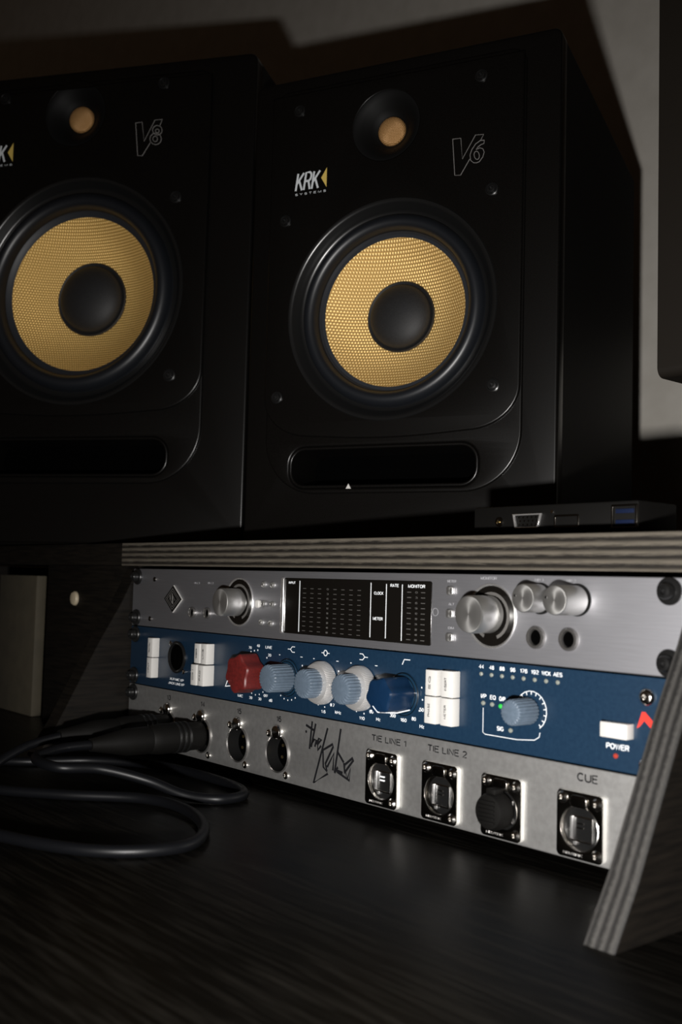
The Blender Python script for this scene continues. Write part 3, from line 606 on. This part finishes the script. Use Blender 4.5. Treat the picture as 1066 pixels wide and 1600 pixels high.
# --- silver patch panel (bottom unit)
r, V = unit('patch_panel', 'silver patch panel of round sockets with black marker scribble, lowest in the rack', 'patch panel', 2)
VC = 116.2
sock_u = (59.7, 105.3, 149.6, 194.0); plate_u = (294.0, 339.4, 382.2, 430.0)
faceplate(r, M['patch'], holes=[circ(u, V(VC), 11.6, 48) for u in sock_u], back=16)
rack_bolts(r, V, (95.5, 127), us=(7.5,), m=M['black'])
rack_bolts(r, V, (95.5, 127), us=(475.1,), m=M['black'])
for u in sock_u:
    z = V(VC)
    MB().lathe([(11.35, .4), (11.1, -3), (10.7, -9)], (u, 0, z), (0,-1,0), 56).build('socket_barrel', M['black'], r)
    s = MB().lathe([(12.3, 0), (12.3, .8), (11.7, 1.3), (11.3, .5)], (u, 0, z), (0,-1,0), 56).build('round_socket', M['jackring'], r)
    MB().lathe([(10.8, -8.5), (9.2, -8.5), (9.0, -6.8), (0, -6.8)], (u, 0, z), (0,-1,0), 40).build('socket_core', M['hole'], s)
    b = MB()
    for a in (.6, 2.2, 3.9): b.lathe([(1.0, -6.8), (1.0, -6.2), (0, -6.0)], (u+5*math.cos(a), 0, z+5*math.sin(a)), (0,-1,0), 12)
    b.build('contact', M['contact'], s)
    MB().lathe([(4.6, 0), (4.6, 1.6), (3.9, 2.6), (2.4, 3.0), (0, 3.1)], (u, 0, z+13.4), (0,-1,0), 32).build('release_latch', M['chrome'], s)
    for du, dv in ((-9.6, 11.6), (9.6, -12.4)):
        MB().lathe([(2.5, 0), (2.4, .8), (1.6, 1.5), (.9, 1.6), (.8, .7), (0, .7)], (u+du, 0, z+dv), (0,-1,0), 18).build('socket_screw', M['chrome'], s)
for i, u in enumerate(plate_u):
    z = V(VC)
    s = MB().plate([rrect(u-13, u+13, z-15.3, z+15.3, 2.4, 6), circ(u, z-1.2, 10.7, 48)], -2.8, -2.3, .2).build('network_socket', M['nickel'], r)
    MB().plate([rrect(u-13.05, u+13.05, z-15.35, z+15.35, 2.45, 6), circ(u, z-1.2, 10.8, 48)], -2.3, 0).build('plate_lit_edge', M['satin'], s, 'side edge coloured pale as if lit')  # paler edge piece: flash-lit side and its reflection put into the colour
    MB().lathe([(10.9, 2.2), (10.3, 2.6), (9.9, 1.8), (9.7, .25)], (u, 0, z-1.2), (0,-1,0), 48).build('socket_rim', M['chrome'] if i in (0, 3) else M['nickel'], s)
    MB().lathe([(9.9, .3), (0, .35)], (u, 0, z-1.2), (0,-1,0), 40).build('socket_core', M['black'], s)
    b = MB(); b.plate([rrect(u-6.2, u+6.2, z-7.8, z+4.2, .8, 4), rrect(u-5.3, u+5.3, z-6.9, z+3.3, .5, 4)], -1.2, -.3, .1); b.build('jack_frame', M['chrome'], s)
    b = MB(); b.box(u-5.9, u-5.0, -2.0, -.3, z-6.5, z+3.6, .2)
    b.box(u-4.4, u-2.6, -1.6, -.3, z-9.2, z-7.6, .3); b.build('latch_spring', M['alu_edge'], s)
    if i == 0:
        b = MB(); b.box(u-2.8, u+.9, -1.0, -.3, z+.4, z+1.3, .1); b.box(u-2.8, u+.9, -1.0, -.3, z-1.6, z-.7, .1); b.build('jack_contacts', M['white_print'], s)
    else:
        b = MB(); b.box(u-2.8, u+.9, -1.0, -.3, z+.4, z+.9, .1); b.box(u-2.8, u+.9, -1.0, -.3, z-1.6, z-1.1, .1); b.build('jack_contacts', M['nickel'], s)
    MB().plate([rrect(u-5, u+5, z+8.2, z+14.2, 2.4, 6)], -4.0, -2.2, .9, 3).build('release_latch', M['nickel'], s)
    MB().lathe([(1.6, 2.4), (1.5, 2.9), (.4, 3.0), (0, 3.0)], (u+3.4, 0, z+11), (0,-1,0), 16).build('latch_pin', M['chrome'], s)
    MB().text('NEUTRIK', u-3.5, z-13.3, 11, 1.3, -2.8, .12).build('plate_lettering', M['alu_edge'], s)
    for du, dv in ((-9.6, 11.9), (9.7, 11.3), (9.7, -12.0)):
        MB().lathe([(2.9, 2.3), (2.8, 3.2), (2.0, 4.1), (1.0, 4.3), (.8, 3.2), (0, 3.2)], (u+du, 0, z+dv), (0,-1,0), 20).build('socket_screw', M['chrome'], s)
b = MB()
for t, u in (('13', 59.7), ('14', 105.3), ('15', 150.0), ('16', 194.2)): b.word(t, u, V(94.6), 5.2, 3.9, bold=.3)
b.word('TIE LINE 1', 297.0, V(94.7), 29, 3.8, bold=.3); b.word('TIE LINE 2', 342.2, V(94.3), 29, 3.8, bold=.3); b.word('CUE', 432.4, V(94.2), 12, 4.2, bold=.3)
b.lathe([(.9, .12), (0, .15)], (222.5, 0, V(99)), (0,-1,0), 10)
b.build('panel_legend', M['black_print'], r)
SIG = [[(228.2,-92.1),(226.2,-109.0)],[(222.2,-95.0),(231.2,-97.6)],[(231.6,-93.1),(227.8,-107.7),(230.6,-102.7),(232.6,-102.9),(231.4,-107.0)],[(232.9,-105.3),(235.0,-101.6),(237.6,-101.8),(234.0,-105.1),(234.2,-108.7),(237.3,-105.7)],[(243.1,-94.4),(231.0,-128.9),(244.3,-121.3),(240.0,-117.9),(239.2,-107.9),(248.3,-103.2),(248.7,-104.7),(241.9,-115.6),(243.4,-120.1)],[(243.6,-117.4),(249.6,-108.4),(249.0,-118.6)],[(255.3,-93.3),(250.6,-119.7)],[(252.4,-106.7),(258.7,-112.5)],[(250.6,-119.7),(253.6,-115.9),(252.6,-118.0),(257.9,-118.7)],[(258.9,-112.8),(260.0,-118.9),(259.8,-113.6),(266.7,-108.7),(267.4,-109.9),(260.4,-117.5),(262.3,-121.7),(264.9,-114.8),(264.2,-122.2),(252.7,-118.7)]]
b = MB()
for s in SIG: b.tube([(x, -.05, V(-z)) for x, z in s], .85, 6, flat=.25)
b.build('marker_scribble', M['black_print'], r, 'black marker handwriting')

# ------------------------------------------------------------------ plugs and cables
def xlr_plug(u, label, path, extra=''):
    z0 = -VC
    r = thing('cable_plug', label, 'plug', (u, -1.5, z0), 0, 'round cable plugs in the patch panel')
    MB().lathe([(0,1.0),(9.2,.2),(9.6,1.5),(9.6,10),(10.2,11),(10.2,34),(9.4,40),(8.8,41),(9.2,42.5),(9.0,58),(7.4,66),(5.2,78),(4.2,84),(0,84)], (0,0,0), (0,-1,0), 40).build('plug_body', M['dull'], r)
    b = MB()
    for h_ in (13, 17, 21): b.lathe([(10.2, h_-1), (10.7, h_-.5), (10.7, h_+.5), (10.2, h_+1)], (0,0,0), (0,-1,0), 40)
    b.build('grip_ring', M['black'], r)
    P = smooth_path([Vector(p)-Vector((u, -1.5, z0)) for p in path], 10)
    MB().tube(P, 3.1, 12).build('cable', M['cable'], r)
xlr_plug(105.3, 'black cable plug pushed into the socket marked 14, its lead looping to the desk',
    [(105.3,-82,-VC), (106,-106,-116.5), (122,-130,-118), (148,-128,-120), (156,-104,-122), (170,-80,-129), (188,-64,-136.5), (204,-48,-137.8), (198,-28,-137.8), (160,-18,-137.8), (90,-22,-137.8), (45,-52,-137.8), (20,-100,-137.8), (-40,-140,-137.8), (-160,-170,-137.8)])
xlr_plug(59.7, 'black cable plug in the socket marked 13, behind the nearer plug',
    [(59.7,-82,-VC), (57,-108,-122), (66,-138,-134), (96,-150,-137.8), (140,-122,-137.8), (178,-86,-137.8), (220,-82,-137.8), (264,-100,-137.8), (286,-130,-137.8), (262,-170,-137.8), (180,-200,-137.8), (60,-222,-137.8), (-100,-262,-137.8)])
r = thing('network_plug', 'short black plug seated in the third square socket, left of the one marked CUE', 'plug', (382.2, -2.6, -VC-1.2))
MB().lathe([(8.6, 0), (9.2, .8), (9.2, 7), (8.2, 9.5), (5, 10.4), (0, 10.5)], (0,0,0), (0,-1,0), 36).build('plug_shell', M['dull'], r)
b = MB(); b.box(-3, 3, -8, -1, 8.2, 11.2, .8); b.build('release_tab', M['dull'], r)
b = MB()
for q in range(6): b.box(-5, 5, -11.3, -10, -5.2+q*2.0, -4.2+q*2.0, .3)
b.build('grip_rib', M['dull'], r)

# ------------------------------------------------------------------ small device on the shelf
r = thing('docking_box', 'flat black electronics box with ports on the wooden shelf beside the right speaker', 'electronics', (330, 31, 20.1))
b = MB(); b.box(0, 108, 0, 34, 0, 17.5, 1.2); b.build('casing', M['dull'], r)
p = MB().lathe([(2.8, 0), (2.6, .6), (1.6, .7), (1.4, .1), (0, .1)], (19, 0, 9), (0,-1,0), 20).build('power_jack', M['nickel'], r)
MB().lathe([(.6, 0), (.6, 1.2), (0, 1.4)], (19, 0, 9), (0,-1,0), 10).build('jack_pin', M['contact'], p)
v_ = [(31,5.4),(45,5.4),(47,13.2),(29.4,13.2)]
g = MB().plate([[(x*1.0+.6, z) for x, z in ((30.6,5.0),(46.4,5.0),(48.4,12.8),(28.8,12.8))], [(x+.6, z) for x, z in ((31.4,5.8),(45.6,5.8),(47.2,12),(30,12))]], -1.6, 0, .2).build('video_port', M['alu_edge'], r, 'trapezoid port with rows of pins')
b = MB()
for q in range(3):
    for k_ in range(5): b.lathe([(.55, .1), (.5, .4), (0, .4)], (33.2+k_*2.9+(q % 2)*.8, 0, 7.0+q*2.0), (0,-1,0), 8)
b.build('port_pins', M['nickel'], g)
MB().plate([rrect(57, 73, 4.8, 11.6, 1, 4), rrect(58, 72, 5.8, 10.6, .6, 4)], -.7, 0, .15).build('display_port', M['nickel'], r)
b = MB(); b.lathe([(1.0, 0), (.9, .5), (0, .6)], (55.5, 0, 13.4), (0,-1,0), 10); b.build('port_screw', M['chrome'], r)
g = MB().plate([rrect(93, 108, 3.8, 15.4, .5, 3), rrect(94, 107, 4.6, 14.6, .4, 3)], -1.4, 0, .15).build('stacked_usb_port', M['nickel'], r)
b = MB(); b.box(95.2, 105.8, -.8, 0, 11.2, 13.4, .2); b.box(95.2, 105.8, -.8, 0, 6.0, 8.0, .2); b.build('usb_tongue', M['usb'], g)

# ------------------------------------------------------------------ screen edge at the right of the frame
r = thing('computer_monitor', 'dark computer monitor edge at the far right, against the grey wall', 'monitor', (402, 300, 20.1))
t = rrect(-158, 260, 102.5, 470, 6, 6)
sh = MB(); tb = bmesh.new()
A = [tb.verts.new((0, y, z)) for y, z in t]; Bv = [tb.verts.new((-26, y, z)) for y, z in t]
tb.faces.new(A); tb.faces.new(Bv)
for k_ in range(len(A)): tb.faces.new((A[k_], A[(k_+1) % len(A)], Bv[(k_+1) % len(A)], Bv[k_]))
sh._merge(tb); sh.build('shell', M['monitor'], r)
MB().box(0, .8, -150, 252, 112, 462, .2).build('screen', M['screen'], r)
MB().box(-40, -25.5, 60, 110, 4, 200, 2).build('stand_neck', M['monitor'], r)
MB().box(-60, 30, 40, 130, 0, 5, 1.5).build('stand_base', M['monitor'], r)
